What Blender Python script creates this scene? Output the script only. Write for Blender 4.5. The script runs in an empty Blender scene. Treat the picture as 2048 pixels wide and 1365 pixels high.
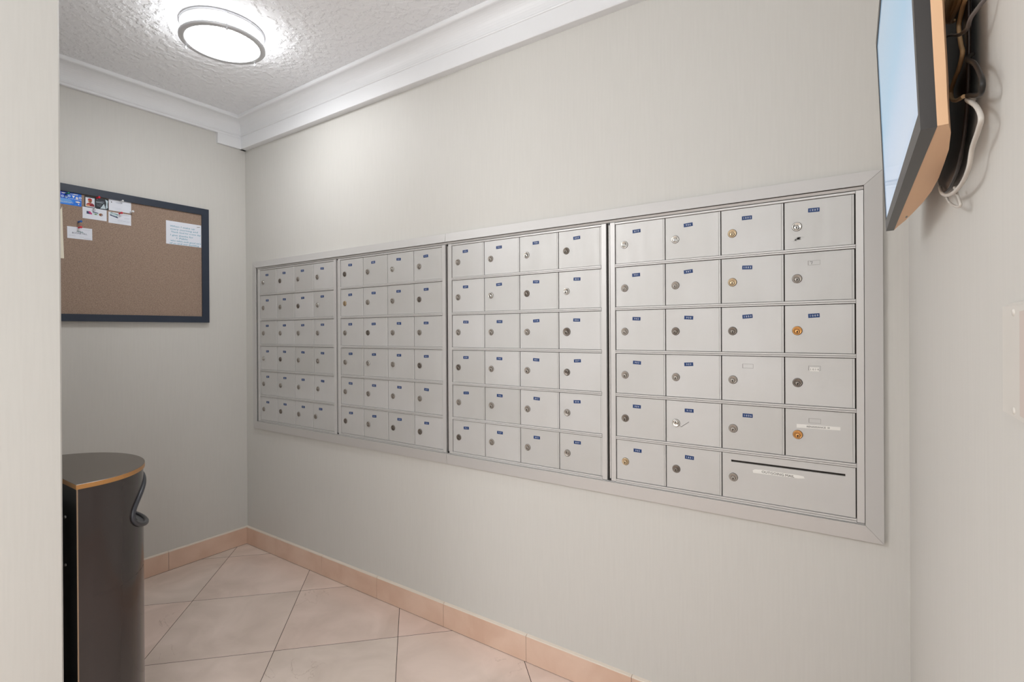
import bpy, bmesh, math, random
from mathutils import Vector, Matrix
random.seed(7)
S = bpy.context.scene
COL = S.collection
PI = math.pi

# ------------------------------------------------------------------ camera
cam_d = bpy.data.cameras.new('camera'); cam = bpy.data.objects.new('camera', cam_d); COL.objects.link(cam)
yaw, pit, rol = 0.597572, -0.00165563, -0.00564795
F_PX = 1027.296
fw = Vector((-math.sin(yaw) * math.cos(pit), math.cos(yaw) * math.cos(pit), math.sin(pit)))
r0 = Vector((math.cos(yaw), math.sin(yaw), 0)); u0 = r0.cross(fw)
rr = r0 * math.cos(rol) + u0 * math.sin(rol); uu = u0 * math.cos(rol) - r0 * math.sin(rol)
cam.matrix_world = Matrix(((rr.x, uu.x, -fw.x, 3.0276), (rr.y, uu.y, -fw.y, -1.6377), (rr.z, uu.z, -fw.z, 1.25), (0, 0, 0, 1)))
cam_d.sensor_width = 36.0; cam_d.lens = 36.0 * F_PX / 2048.0
cam_d.shift_y = -17.548 / 2048.0
cam_d.clip_start = 0.02; cam_d.clip_end = 50
S.camera = cam

# ------------------------------------------------------------------ view, world, lights
vs = S.view_settings
vs.view_transform = 'Standard'; vs.look = 'None'; vs.gamma = 1.0; vs.use_curve_mapping = False
vs.exposure = 0.37
w = bpy.data.worlds.new('world'); S.world = w; w.use_nodes = True
w.node_tree.nodes['Background'].inputs[0].default_value = (1, 1, 1, 1)
w.node_tree.nodes['Background'].inputs[1].default_value = 0.3
LAMP_GLOW = 26.5      # diffuser emission of the mail room ceiling light


def fill_light(name, loc, radius, power, col):
    d = bpy.data.lights.new(name, 'POINT'); d.shadow_soft_size = radius; d.energy = power; d.color = col
    o = bpy.data.objects.new(name, d); COL.objects.link(o); o.location = loc
    return o


# unseen point lights added in the hall as fill, no fixtures modelled
fill_light('hall_fill', (2.88, -3.1, 2.1), 0.2, 10, (0.965, 0.98, 1.0))
fill_light('hall_fill', (0.9, -2.6, 2.2), 0.25, 43, (0.965, 0.98, 1.0))
# unseen area light added at the right wall behind the camera to fill the alcove
d = bpy.data.lights.new('side_fill', 'AREA'); d.shape = 'RECTANGLE'; d.size = 1.9; d.size_y = 0.9; d.energy = 14; d.color = (0.96, 0.985, 1.0)
o = bpy.data.objects.new('side_fill', d); COL.objects.link(o); o.location = (3.10, -2.25, 1.15); o.rotation_euler = (0, PI / 2, 0)


# ------------------------------------------------------------------ materials
def lin(c):
    return tuple((v / 255 / 12.92 if v / 255 <= 0.04045 else ((v / 255 + 0.055) / 1.055) ** 2.4) for v in c) + (1.0,)


def new_mat(name, col, rough=0.5, metal=0.0, spec=0.5, coat=0.0):
    m = bpy.data.materials.new(name); m.use_nodes = True
    b = m.node_tree.nodes['Principled BSDF']
    b.inputs['Base Color'].default_value = lin(col)
    b.inputs['Roughness'].default_value = rough; b.inputs['Metallic'].default_value = metal
    b.inputs['Specular IOR Level'].default_value = spec; b.inputs['Coat Weight'].default_value = coat
    return m


def N(m, kind, **kw):
    n = m.node_tree.nodes.new(kind)
    for k, v in kw.items():
        if k.startswith('i_'):
            n.inputs[k[2:].replace('_', ' ')].default_value = v
        else:
            setattr(n, k, v)
    return n


def L(m, a, b): m.node_tree.links.new(a, b)


def coords(m, scale=(1, 1, 1), obj=True):
    tc = N(m, 'ShaderNodeTexCoord'); mp = N(m, 'ShaderNodeMapping'); mp.inputs['Scale'].default_value = scale
    L(m, tc.outputs['Object'], mp.inputs['Vector']); return mp.outputs['Vector']


def mottle(m, col_a, col_b, scale=3.0, detail=4.0, cs=(1, 1, 1), lo=0.35, hi=0.65, distort=0.0):
    v = coords(m, cs)
    n = N(m, 'ShaderNodeTexNoise'); n.inputs['Scale'].default_value = scale; n.inputs['Detail'].default_value = detail
    n.inputs['Distortion'].default_value = distort
    L(m, v, n.inputs['Vector'])
    r = N(m, 'ShaderNodeValToRGB'); r.color_ramp.elements[0].position = lo; r.color_ramp.elements[1].position = hi
    r.color_ramp.elements[0].color = lin(col_a); r.color_ramp.elements[1].color = lin(col_b)
    L(m, n.outputs['Fac'], r.inputs['Fac']); L(m, r.outputs['Color'], m.node_tree.nodes['Principled BSDF'].inputs['Base Color'])
    return r


def bump(m, scale, strength, dist=0.002, cs=(1, 1, 1), detail=6.0, ramp=None, rough=0.5):
    v = coords(m, cs)
    n = N(m, 'ShaderNodeTexNoise'); n.inputs['Scale'].default_value = scale; n.inputs['Detail'].default_value = detail
    n.inputs['Roughness'].default_value = rough
    L(m, v, n.inputs['Vector']); out = n.outputs['Fac']
    if ramp:
        r = N(m, 'ShaderNodeValToRGB'); r.color_ramp.elements[0].position, r.color_ramp.elements[1].position = ramp
        L(m, out, r.inputs['Fac']); out = r.outputs['Color']
    b = N(m, 'ShaderNodeBump'); b.inputs['Strength'].default_value = strength; b.inputs['Distance'].default_value = dist
    L(m, out, b.inputs['Height']); L(m, b.outputs['Normal'], m.node_tree.nodes['Principled BSDF'].inputs['Normal'])


M = {}
M['wall'] = new_mat('wall_vinyl', (211, 206, 196), 0.55, spec=0.35)
mottle(M['wall'], (209, 207, 202), (211, 209, 204), 160, 3, (1, 1, 0.05)); bump(M['wall'], 260, 0.02, 0.001, (1, 1, 0.08))
M['ceiling'] = new_mat('ceiling_texture', (243, 244, 247), 0.8)
bump(M['ceiling'], 30, 0.5, 0.006, (1, 1, 1), 3.5, (0.46, 0.60))
M['white_trim'] = new_mat('white_gloss_paint', (236, 237, 239), 0.4)
bump(M['white_trim'], 12, 0.05, 0.002)
M['grout'] = new_mat('dark_grout', (96, 80, 70), 0.9)

# floor: marble tiles laid diagonally
m = M['floor'] = new_mat('marble_floor_tile', (222, 206, 192), 0.22)
b = m.node_tree.nodes['Principled BSDF']
tc = N(m, 'ShaderNodeTexCoord'); sx = N(m, 'ShaderNodeSeparateXYZ'); L(m, tc.outputs['Object'], sx.inputs[0])


def math_node(m, op, a, b2=None, clamp=False):
    n = N(m, 'ShaderNodeMath', operation=op, use_clamp=clamp)
    for i, v in enumerate((a, b2)):
        if v is None: continue
        if isinstance(v, (int, float)): n.inputs[i].default_value = v
        else: L(m, v, n.inputs[i])
    return n.outputs[0]


s_ = math_node(m, 'DIVIDE', math_node(m, 'ADD', math_node(m, 'ADD', sx.outputs[0], sx.outputs[1]), 0.058), 0.672)
d_ = math_node(m, 'DIVIDE', math_node(m, 'SUBTRACT', math_node(m, 'SUBTRACT', sx.outputs[0], sx.outputs[1]), 0.270), 0.674)
fs, fd = math_node(m, 'FLOOR', s_), math_node(m, 'FLOOR', d_)


def line_mask(v, wd):
    fr = math_node(m, 'FRACT', v); return math_node(m, 'LESS_THAN', math_node(m, 'MINIMUM', fr, math_node(m, 'SUBTRACT', 1.0, fr)), wd)


grout = math_node(m, 'MAXIMUM', line_mask(s_, 0.0026), line_mask(d_, 0.0026))
cb = N(m, 'ShaderNodeCombineXYZ'); L(m, fs, cb.inputs[0]); L(m, fd, cb.inputs[1])
wn = N(m, 'ShaderNodeTexWhiteNoise', noise_dimensions='3D'); L(m, cb.outputs[0], wn.inputs['Vector'])
r1 = N(m, 'ShaderNodeValToRGB'); r1.color_ramp.elements[0].color = lin((226, 212, 200)); r1.color_ramp.elements[1].color = lin((236, 212, 199))
L(m, wn.outputs['Value'], r1.inputs['Fac'])
# vein clouds, shifted per tile
add = N(m, 'ShaderNodeVectorMath', operation='MULTIPLY_ADD'); L(m, wn.outputs['Color'], add.inputs[0]); add.inputs[1].default_value = (9, 9, 9); L(m, tc.outputs['Object'], add.inputs[2])
n1 = N(m, 'ShaderNodeTexNoise'); n1.inputs['Scale'].default_value = 4.5; n1.inputs['Detail'].default_value = 7; n1.inputs['Distortion'].default_value = 0.6
L(m, add.outputs[0], n1.inputs['Vector'])
r2 = N(m, 'ShaderNodeValToRGB'); r2.color_ramp.elements[0].position = 0.35; r2.color_ramp.elements[1].position = 0.7
r2.color_ramp.elements[0].color = (0.86, 0.85, 0.84, 1); r2.color_ramp.elements[1].color = (1.04, 1.04, 1.05, 1)
L(m, n1.outputs['Fac'], r2.inputs['Fac'])
mx = N(m, 'ShaderNodeMix', data_type='RGBA', blend_type='MULTIPLY'); mx.inputs[0].default_value = 1
L(m, r1.outputs[0], mx.inputs[6]); L(m, r2.outputs[0], mx.inputs[7])
# thin cracks
n2 = N(m, 'ShaderNodeTexNoise'); n2.inputs['Scale'].default_value = 5.0; n2.inputs['Detail'].default_value = 9; n2.inputs['Distortion'].default_value = 1.2
L(m, add.outputs[0], n2.inputs['Vector'])
vein = math_node(m, 'LESS_THAN', math_node(m, 'ABSOLUTE', math_node(m, 'SUBTRACT', n2.outputs['Fac'], 0.5)), 0.0035)
n3 = N(m, 'ShaderNodeTexNoise'); n3.inputs['Scale'].default_value = 2.2; L(m, add.outputs[0], n3.inputs['Vector'])
veinm = math_node(m, 'MULTIPLY', math_node(m, 'MULTIPLY', vein, math_node(m, 'GREATER_THAN', n3.outputs['Fac'], 0.60)), 0.28)
mv = N(m, 'ShaderNodeMix', data_type='RGBA'); L(m, veinm, mv.inputs[0]); L(m, mx.outputs[2], mv.inputs[6]); mv.inputs[7].default_value = lin((150, 122, 104))
mg = N(m, 'ShaderNodeMix', data_type='RGBA'); L(m, grout, mg.inputs[0]); L(m, mv.outputs[2], mg.inputs[6]); mg.inputs[7].default_value = lin((74, 60, 52))
L(m, mg.outputs[2], b.inputs['Base Color'])
rg = math_node(m, 'MULTIPLY_ADD', grout, 0.6); rg.node.inputs[2].default_value = 0.20; L(m, rg, b.inputs['Roughness'])
bp = N(m, 'ShaderNodeBump'); bp.inputs['Distance'].default_value = 0.001; bp.inputs['Strength'].default_value = 0.6; bp.invert = True
L(m, grout, bp.inputs['Height']); L(m, bp.outputs[0], b.inputs['Normal'])

M['base_tile'] = new_mat('marble_baseboard_tile', (216, 178, 150), 0.3)
mottle(M['base_tile'], (216, 182, 160), (228, 198, 178), 6, 7, distort=0.5)
M['base_edge'] = new_mat('baseboard_cut_edge', (226, 214, 200), 0.5)

M['alu'] = new_mat('brushed_aluminium', (203, 200, 196), 0.48, 0.28)
m = M['alu']; oi = N(m, 'ShaderNodeObjectInfo')
rp = N(m, 'ShaderNodeValToRGB'); rp.color_ramp.elements[0].color = lin((200, 199, 197)); rp.color_ramp.elements[1].color = lin((209, 208, 207))
L(m, oi.outputs['Random'], rp.inputs['Fac'])
v = coords(m, (1, 1, 0.12)); nn = N(m, 'ShaderNodeTexNoise'); nn.inputs['Scale'].default_value = 45; nn.inputs['Detail'].default_value = 5; L(m, v, nn.inputs['Vector'])
v2 = coords(m); nb = N(m, 'ShaderNodeTexNoise'); nb.inputs['Scale'].default_value = 3.0; nb.inputs['Detail'].default_value = 6; L(m, v2, nb.inputs['Vector'])
rq = N(m, 'ShaderNodeValToRGB'); rq.color_ramp.elements[0].position = 0.3; rq.color_ramp.elements[1].position = 0.62
rq.color_ramp.elements[0].color = (0.93, 0.925, 0.91, 1); rq.color_ramp.elements[1].color = (1, 1, 1, 1); L(m, nb.outputs['Fac'], rq.inputs['Fac'])
mm = N(m, 'ShaderNodeMix', data_type='RGBA', blend_type='MULTIPLY'); mm.inputs[0].default_value = 1; L(m, rp.outputs[0], mm.inputs[6]); L(m, rq.outputs[0], mm.inputs[7])
L(m, mm.outputs[2], m.node_tree.nodes['Principled BSDF'].inputs['Base Color'])
rf = math_node(m, 'MULTIPLY_ADD', nn.outputs['Fac'], 0.22); rf.node.inputs[2].default_value = 0.40; L(m, rf, m.node_tree.nodes['Principled BSDF'].inputs['Roughness'])
M['alu_trim'] = new_mat('satin_aluminium_trim', (206, 204, 202), 0.40, 0.25)
bump(M['alu_trim'], 60, 0.04, 0.001, (0.08, 1, 1))
M['gap'] = new_mat('gap_shade_backing', (46, 40, 36), 0.8)  # shade in the door gaps and mail slot, painted as a dark backing
M['label_blue'] = new_mat('blue_embossed_tape', (6, 54, 110), 0.5)
M['label_white'] = new_mat('white_label_tape', (235, 233, 228), 0.5)
M['embossed'] = new_mat('embossed_white_digits', (236, 240, 246), 0.5)
M['ink'] = new_mat('black_ink', (40, 38, 40), 0.6)
M['scuff'] = new_mat('grey_scuff_mark', (140, 138, 133), 0.7)
M['smudge'] = new_mat('soft_grey_smudge', (96, 94, 90), 0.8)
M['smudge'].node_tree.nodes['Principled BSDF'].inputs['Alpha'].default_value = 0.035
M['lock_bright'] = new_mat('bright_nickel', (205, 202, 196), 0.25, 0.9)
M['lock_worn'] = new_mat('worn_nickel', (164, 157, 149), 0.42, 0.7)
M['lock_dark'] = new_mat('dark_nickel', (132, 124, 116), 0.4, 0.85)
M['lock_gold'] = new_mat('pale_gold_lock', (196, 174, 142), 0.35, 0.8)
M['lock_brass'] = new_mat('brass_lock', (206, 152, 92), 0.35, 0.8)
M['black'] = new_mat('black_plastic', (22, 21, 22), 0.4)

M['board_frame'] = new_mat('navy_black_frame', (38, 48, 64), 0.42)
M['cork'] = new_mat('cork_sheet', (142, 118, 100), 0.9)
mottle(M['cork'], (132, 112, 98), (172, 150, 134), 300, 8, lo=0.3, hi=0.7); bump(M['cork'], 240, 0.4, 0.001)
M['paper'] = new_mat('white_paper', (228, 232, 242), 0.6)
M['paper_cream'] = new_mat('cream_paper', (236, 230, 212), 0.6)
M['card_blue'] = new_mat('blue_card_print', (10, 92, 214), 0.35)
mottle(M['card_blue'], (6, 72, 200), (20, 130, 240), 18, 2)
M['card_blue_pale'] = new_mat('pale_blue_print', (104, 168, 240), 0.4)
M['card_dark'] = new_mat('dark_card_print', (34, 42, 52), 0.35)
M['print_grey'] = new_mat('grey_print', (150, 158, 172), 0.6)
M['print_pale'] = new_mat('pale_print', (196, 212, 220), 0.6)
M['print_red'] = new_mat('red_print', (188, 46, 40), 0.6)
M['print_maroon'] = new_mat('maroon_print', (140, 34, 48), 0.6)
M['print_skin'] = new_mat('tan_print', (214, 158, 112), 0.6)
M['print_brown'] = new_mat('brown_print', (136, 88, 58), 0.6)
M['print_pink'] = new_mat('pink_print', (190, 50, 120), 0.6)
M['print_green'] = new_mat('green_print', (120, 156, 110), 0.6)
M['print_teal'] = new_mat('teal_print', (70, 130, 130), 0.6)
M['print_navy'] = new_mat('navy_print', (50, 62, 100), 0.6)
M['pen_teal'] = new_mat('turquoise_pen', (40, 150, 176), 0.6)
M['pin_red'] = new_mat('red_pin_plastic', (214, 34, 56), 0.3)
M['pin_blue'] = new_mat('blue_pin_plastic', (16, 96, 180), 0.3)
M['pin_green'] = new_mat('green_pin_plastic', (10, 110, 90), 0.3)
M['pin_white'] = new_mat('white_pin_plastic', (236, 236, 238), 0.3)
M['steel'] = new_mat('steel_needle', (190, 190, 190), 0.3, 1.0)

M['bin_shell'] = new_mat('dark_brown_gloss_metal', (60, 54, 53), 0.22, 0.35, coat=0.3)
M['bin_back'] = new_mat('black_gloss_metal', (18, 18, 20), 0.3)
M['bin_lid'] = new_mat('dark_bronze_lid', (112, 105, 97), 0.34, 0.5)
M['lid_edge_warm'] = new_mat('painted_warm_reflection', (192, 142, 88), 0.35, 0.6)  # warm reflection on the lid edge, painted in as a gold tone
M['corner_highlight'] = new_mat('painted_corner_highlight', (150, 128, 106), 0.4, 0.4)  # highlight along the bin corner, painted as a pale strip
M['rubber'] = new_mat('charcoal_rubber', (52, 54, 60), 0.38)

M['lamp_metal'] = new_mat('brushed_nickel_ring', (206, 207, 210), 0.4, 0.4)
m = M['glow'] = new_mat('glowing_white_glass', (255, 255, 255), 0.4)
m.node_tree.nodes['Principled BSDF'].inputs['Emission Color'].default_value = (0.98, 0.99, 1.0, 1)
m.node_tree.nodes['Principled BSDF'].inputs['Emission Strength'].default_value = LAMP_GLOW

m = M['glow_side'] = new_mat('glowing_white_glass_side', (255, 255, 255), 0.4)
m.node_tree.nodes['Principled BSDF'].inputs['Emission Color'].default_value = (0.98, 0.99, 1.0, 1)
m.node_tree.nodes['Principled BSDF'].inputs['Emission Strength'].default_value = LAMP_GLOW * 0.40
M['tv_bezel'] = new_mat('charcoal_bezel', (42, 38, 36), 0.35)
M['tv_shell'] = new_mat('warm_lit_shell_plastic', (232, 190, 150), 0.5)  # peach tint paints warm light onto the pale plastic
m = M['tv_screen'] = new_mat('lit_screen', (20, 24, 30), 0.12)
v = coords(m); sp = N(m, 'ShaderNodeSeparateXYZ'); L(m, v, sp.inputs[0])
sr = N(m, 'ShaderNodeMapRange'); sr.inputs['From Min'].default_value = 1.44; sr.inputs['From Max'].default_value = 1.80; L(m, sp.outputs[2], sr.inputs['Value'])
cr = N(m, 'ShaderNodeValToRGB'); cr.color_ramp.elements[0].position = 0.0; cr.color_ramp.elements[0].color = lin((176, 204, 236))
cr.color_ramp.elements[1].position = 1.0; cr.color_ramp.elements[1].color = lin((156, 186, 212))
for p_, c_ in ((0.12, (190, 210, 234)), (0.3, (174, 202, 232)), (0.48, (140, 190, 224))):
    e_ = cr.color_ramp.elements.new(p_); e_.color = lin(c_)
L(m, sr.outputs[0], cr.inputs['Fac'])
bb = m.node_tree.nodes['Principled BSDF']; L(m, cr.outputs[0], bb.inputs['Emission Color']); bb.inputs['Emission Strength'].default_value = 0.5
M['screen_ink'] = new_mat('screen_dark_line', (110, 140, 160), 0.3)
M['cable_tan'] = new_mat('tan_cable', (236, 196, 146), 0.5)
M['cable_black'] = new_mat('black_cable', (20, 16, 14), 0.45)
M['cable_grey'] = new_mat('grey_cable', (92, 84, 80), 0.5)
M['cable_white'] = new_mat('white_cable', (206, 200, 192), 0.5)
M['bracket'] = new_mat('dark_brown_steel', (40, 30, 27), 0.4, 0.3)
M['switch'] = new_mat('switch_plastic', (214, 210, 203), 0.35)
M['switch_rocker'] = new_mat('switch_rocker_plastic', (206, 192, 184), 0.35)


# ------------------------------------------------------------------ mesh building
class MB:
    def __init__(s): s.v = []; s.f = []; s.mi = []; s.sm = []

    def add(s, vs, fs, mi=0, smooth=False):
        o = len(s.v); s.v += [tuple(p) for p in vs]
        for f in fs: s.f.append([i + o for i in f]); s.mi.append(mi); s.sm.append(smooth)
        return s

    def box(s, x0, x1, y0, y1, z0, z1, mi=0):
        return s.add([(x0, y0, z0), (x1, y0, z0), (x1, y1, z0), (x0, y1, z0), (x0, y0, z1), (x1, y0, z1), (x1, y1, z1), (x0, y1, z1)],
                     [(0, 3, 2, 1), (4, 5, 6, 7), (0, 1, 5, 4), (1, 2, 6, 5), (2, 3, 7, 6), (3, 0, 4, 7)], mi)

    def bevel_panel(s, x0, x1, y_front, y_back, z0, z1, c=0.0008, mi=0):
        """plate facing -y with chamfered front edge"""
        vs = [(x0, y_back, z0), (x1, y_back, z0), (x1, y_back, z1), (x0, y_back, z1),
              (x0, y_front + c, z0), (x1, y_front + c, z0), (x1, y_front + c, z1), (x0, y_front + c, z1),
              (x0 + c, y_front, z0 + c), (x1 - c, y_front, z0 + c), (x1 - c, y_front, z1 - c), (x0 + c, y_front, z1 - c)]
        fs = [(0, 3, 2, 1), (8, 9, 10, 11)]
        for k in range(4):
            n = (k + 1) % 4; fs += [(k, n, 4 + n, 4 + k), (4 + k, 4 + n, 8 + n, 8 + k)]
        return s.add(vs, fs, mi)

    def prism(s, poly, axis, a, b, mi=0, cap=True, smooth=False):
        """poly in the two other axes (in order), extruded along axis from a to b"""
        def P(p, t):
            q = list(p); q.insert(axis, t); return tuple(q)
        n = len(poly); vs = [P(p, a) for p in poly] + [P(p, b) for p in poly]
        s.add(vs, [(i, (i + 1) % n, n + (i + 1) % n, n + i) for i in range(n)], mi, smooth)
        if cap: s.add(vs, [tuple(range(n))[::-1], tuple(range(n, 2 * n))], mi)
        return s

    def lathe(s, prof, c, axis='z', n=48, mi=0, smooth=True, cap=True):
        """prof = list of (radius, height)"""
        def P(r_, h, t):
            a, b_ = r_ * math.cos(t), r_ * math.sin(t)
            if axis == 'z': return (c[0] + a, c[1] + b_, c[2] + h)
            if axis == 'y': return (c[0] + a, c[1] + h, c[2] + b_)
            return (c[0] + h, c[1] + a, c[2] + b_)
        vs = [P(r_, h, 2 * PI * k / n) for r_, h in prof for k in range(n)]
        fs = [(j * n + k, j * n + (k + 1) % n, (j + 1) * n + (k + 1) % n, (j + 1) * n + k) for j in range(len(prof) - 1) for k in range(n)]
        s.add(vs, fs, mi, smooth)
        if cap:
            if prof[0][0] > 1e-6: s.add(vs[:n], [tuple(range(n))[::-1]], mi)
            if prof[-1][0] > 1e-6: s.add(vs[-n:], [tuple(range(n))], mi)
        return s

    def tube(s, pts, rad, n=8, mi=0, closed=False):
        P = [Vector(p) for p in pts]; K = len(P); rings = []
        prev = None
        for i in range(K):
            if closed: t = (P[(i + 1) % K] - P[i - 1])
            else: t = P[min(i + 1, K - 1)] - P[max(i - 1, 0)]
            t.normalize()
            a = Vector((0, 0, 1)) if prev is None else prev
            if abs(a.dot(t)) > 0.95: a = Vector((1, 0, 0)) if abs(t.x) < 0.9 else Vector((0, 1, 0))
            a = (a - t * a.dot(t)).normalized(); prev = a; b_ = t.cross(a)
            rings.append([P[i] + (a * math.cos(2 * PI * k / n) + b_ * math.sin(2 * PI * k / n)) * rad for k in range(n)])
        vs = [tuple(p) for r_ in rings for p in r_]
        fs = [(i * n + k, i * n + (k + 1) % n, ((i + 1) % K) * n + (k + 1) % n, ((i + 1) % K) * n + k)
              for i in range(K if closed else K - 1) for k in range(n)]
        s.add(vs, fs, mi, True)
        if not closed: s.add(vs[:n], [tuple(range(n))[::-1]], mi); s.add(vs[-n:], [tuple(range(n))], mi)
        return s

    def build(s, name, mats, parent=None, loc=None):
        me = bpy.data.meshes.new(name); me.from_pydata(s.v, [], s.f)
        for mt in (mats if isinstance(mats, (list, tuple)) else [mats]): me.materials.append(mt)
        for p, k, sm in zip(me.polygons, s.mi, s.sm): p.material_index = k; p.use_smooth = sm
        bm = bmesh.new(); bm.from_mesh(me); bmesh.ops.recalc_face_normals(bm, faces=bm.faces); bm.to_mesh(me); bm.free()
        me.update()
        o = bpy.data.objects.new(name, me); COL.objects.link(o)
        if parent is not None: o.parent = parent
        if loc is not None: o.location = loc
        return o


def spline(pts, k=8):
    P = [Vector(p) for p in pts]; out = []
    for i in range(len(P) - 1):
        a, b_, c, d = P[max(i - 1, 0)], P[i], P[i + 1], P[min(i + 2, len(P) - 1)]
        for j in range(k):
            t = j / k
            out.append(0.5 * ((2 * b_) + (c - a) * t + (2 * a - 5 * b_ + 4 * c - d) * t * t + (3 * b_ - a - 3 * c + d) * t ** 3))
    out.append(P[-1]); return out


def tag(o, label=None, cat=None, group=None, kind=None):
    if label: o['label'] = label
    if cat: o['category'] = cat
    if group: o['group'] = group
    if kind: o['kind'] = kind
    return o


def thing(name, label, cat, loc=(0, 0, 0), group=None):
    o = bpy.data.objects.new(name, None); COL.objects.link(o); o.location = loc; o.empty_display_size = 0.05
    return tag(o, label, cat, group)


_txt = {}


def text_mesh(s):
    """unit-size text triangles, origin at its lower left; returns verts(2d), faces, width, height"""
    if s in _txt: return _txt[s]
    cu = bpy.data.curves.new('t', 'FONT'); cu.body = s; cu.size = 1.0; cu.resolution_u = 2
    ob = bpy.data.objects.new('t', cu); COL.objects.link(ob)
    dg = bpy.context.evaluated_depsgraph_get(); dg.update()
    me = bpy.data.meshes.new_from_object(ob.evaluated_get(dg))
    vs = [(v.co.x, v.co.y) for v in me.vertices]; fs = [tuple(p.vertices) for p in me.polygons]
    bpy.data.objects.remove(ob); bpy.data.curves.remove(cu); bpy.data.meshes.remove(me)
    if vs:
        x0 = min(v[0] for v in vs); x1 = max(v[0] for v in vs)
        vs = [(a - x0, b_) for a, b_ in vs]; wd = x1 - x0
    else: wd = 0.3
    _txt[s] = (vs, fs, wd); return _txt[s]


def put_text(mb, s, place, x, y, h, width=None, slant=0.0, mi=0, squeeze=1.0):
    """place(u, v) -> 3D point; x, y lower-left in plane units, h letter size"""
    vs, fs, wd = text_mesh(s)
    k = h * squeeze if width is None else width / max(wd, 1e-6)
    mb.add([place(x + a * k + b_ * h * slant, y + b_ * h) for a, b_ in vs], fs, mi)


# ------------------------------------------------------------------ room shell
XR = 3.127; ZC = 2.495; YH = -3.4; PX = 1.28; PY0 = -1.345; PY1 = -1.185


def struct(name, mb, mats, label, cat='wall'):
    return tag(mb.build(name, mats), label, cat, kind='structure')


struct('floor', MB().box(-0.1, XR + 0.1, YH - 0.1, 0.1, -0.1, 0.0), M['floor'], 'pale pinkish marble tile floor laid diagonally', 'floor')
struct('ceiling', MB().box(-0.1, XR + 0.1, YH - 0.1, 0.1, ZC, ZC + 0.1), M['ceiling'], 'white knockdown textured ceiling', 'ceiling')
struct('wall_back', MB().box(-0.1, XR + 0.1, 0, 0.1, 0, ZC), M['wall'], 'long light grey-beige wall that holds the mailboxes')
struct('wall_left', MB().box(-0.1, 0, YH, 0, 0, ZC), M['wall'], 'light grey-beige wall behind the bulletin board')
struct('wall_right', MB().box(XR, XR + 0.1, YH, 0, 0, ZC), M['wall'], 'light grey-beige wall carrying the television and the light switch')
struct('wall_front', MB().box(-0.1, XR + 0.1, YH - 0.1, YH, 0, ZC), M['wall'], 'light grey-beige wall at the far side of the hall')
struct('wall_partition', MB().prism([(0, PY0), (PX - 0.004, PY0), (PX, PY0 + 0.004), (PX, PY1 - 0.004), (PX - 0.004, PY1), (0, PY1)], 2, 0, ZC),
       M['wall'], 'end of the light partition wall at the left of the doorway')


def baseboard(name, along, lo, hi, face, sgn, seams, label):
    """tile baseboard pieces in one mesh; along 'x' or 'y'; face = wall coordinate, sgn into the room"""
    mb = MB(); cuts = [lo] + [s for s in seams if lo < s < hi] + [hi]
    for a, b_ in zip(cuts[:-1], cuts[1:]):
        a2, b2 = a + (0.0008 if a != lo else 0), b_ - (0.0008 if b_ != hi else 0)
        prof = [(0, 0.0018), (0.0105, 0.0018), (0.0105, 0.097), (0.0090, 0.1005), (0, 0.103)]
        if along == 'x':
            q = [(face + sgn * p, z) for p, z in prof]; mb.prism(q, 0, a2, b2)
        else:
            q = [(face + sgn * p, z) for p, z in prof]; mb.prism(q, 1, a2, b2)
    o0 = len(mb.f)
    if along == 'x':
        mb.box(lo, hi, *sorted((face, face + sgn * 0.0092)), 0.0, 0.096, 2)
    else:
        mb.box(*sorted((face, face + sgn * 0.0092)), lo, hi, 0.0, 0.096, 2)
    # top faces get the pale cut-edge material
    for i, f in enumerate(mb.f[:o0]):
        zs = [mb.v[k][2] for k in f]
        if len(f) == 4 and min(zs) > 0.0969: mb.mi[i] = 1
    return struct(name, mb, [M['base_tile'], M['base_edge'], M['grout']], label, 'baseboard')


seamx = [0.314 + 0.4155 * k for k in range(8)]
baseboard('baseboard_back', 'x', 0.0, XR, 0.0, -1, seamx, 'peach marble tile baseboard below the mailboxes')
baseboard('baseboard_left', 'y', PY1, 0.0, 0.0, 1, [-0.8405, -0.425], 'peach marble tile baseboard below the bulletin board')
baseboard('baseboard_right', 'y', YH, -0.0105, XR, -1, [-3.258 + 0.4155 * k for k in range(8)], 'peach marble tile baseboard below the television wall')
baseboard('baseboard_partition', 'x', 0.0105, PX, PY1, 1, [0.4, 0.8155], 'peach marble tile baseboard behind the waste bin')


def crown_profile(p0, zb):
    """(distance from wall, z) outline"""
    pr = [(0, zb), (p0 - 0.002, zb), (p0, zb + 0.002), (p0, 2.400), (p0 + 0.003, 2.4015), (p0 + 0.0045, 2.4055), (p0 + 0.003, 2.4095), (p0 + 0.002, 2.4105)]
    # cove from there up to fillet
    a = Vector((p0 + 0.002, 2.412)); c = Vector((0.080, 2.477))
    for k in range(0, 11):
        t = k / 10 * PI / 2
        pr.append((a.x + (c.x - a.x) * (1 - math.cos(t)), a.y + (c.y - a.y) * math.sin(t)))
    pr += [(0.083, 2.4775), (0.0865, 2.479), (0.089, 2.482), (0.090, ZC + 0.001), (0, ZC + 0.001)]
    return pr


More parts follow.
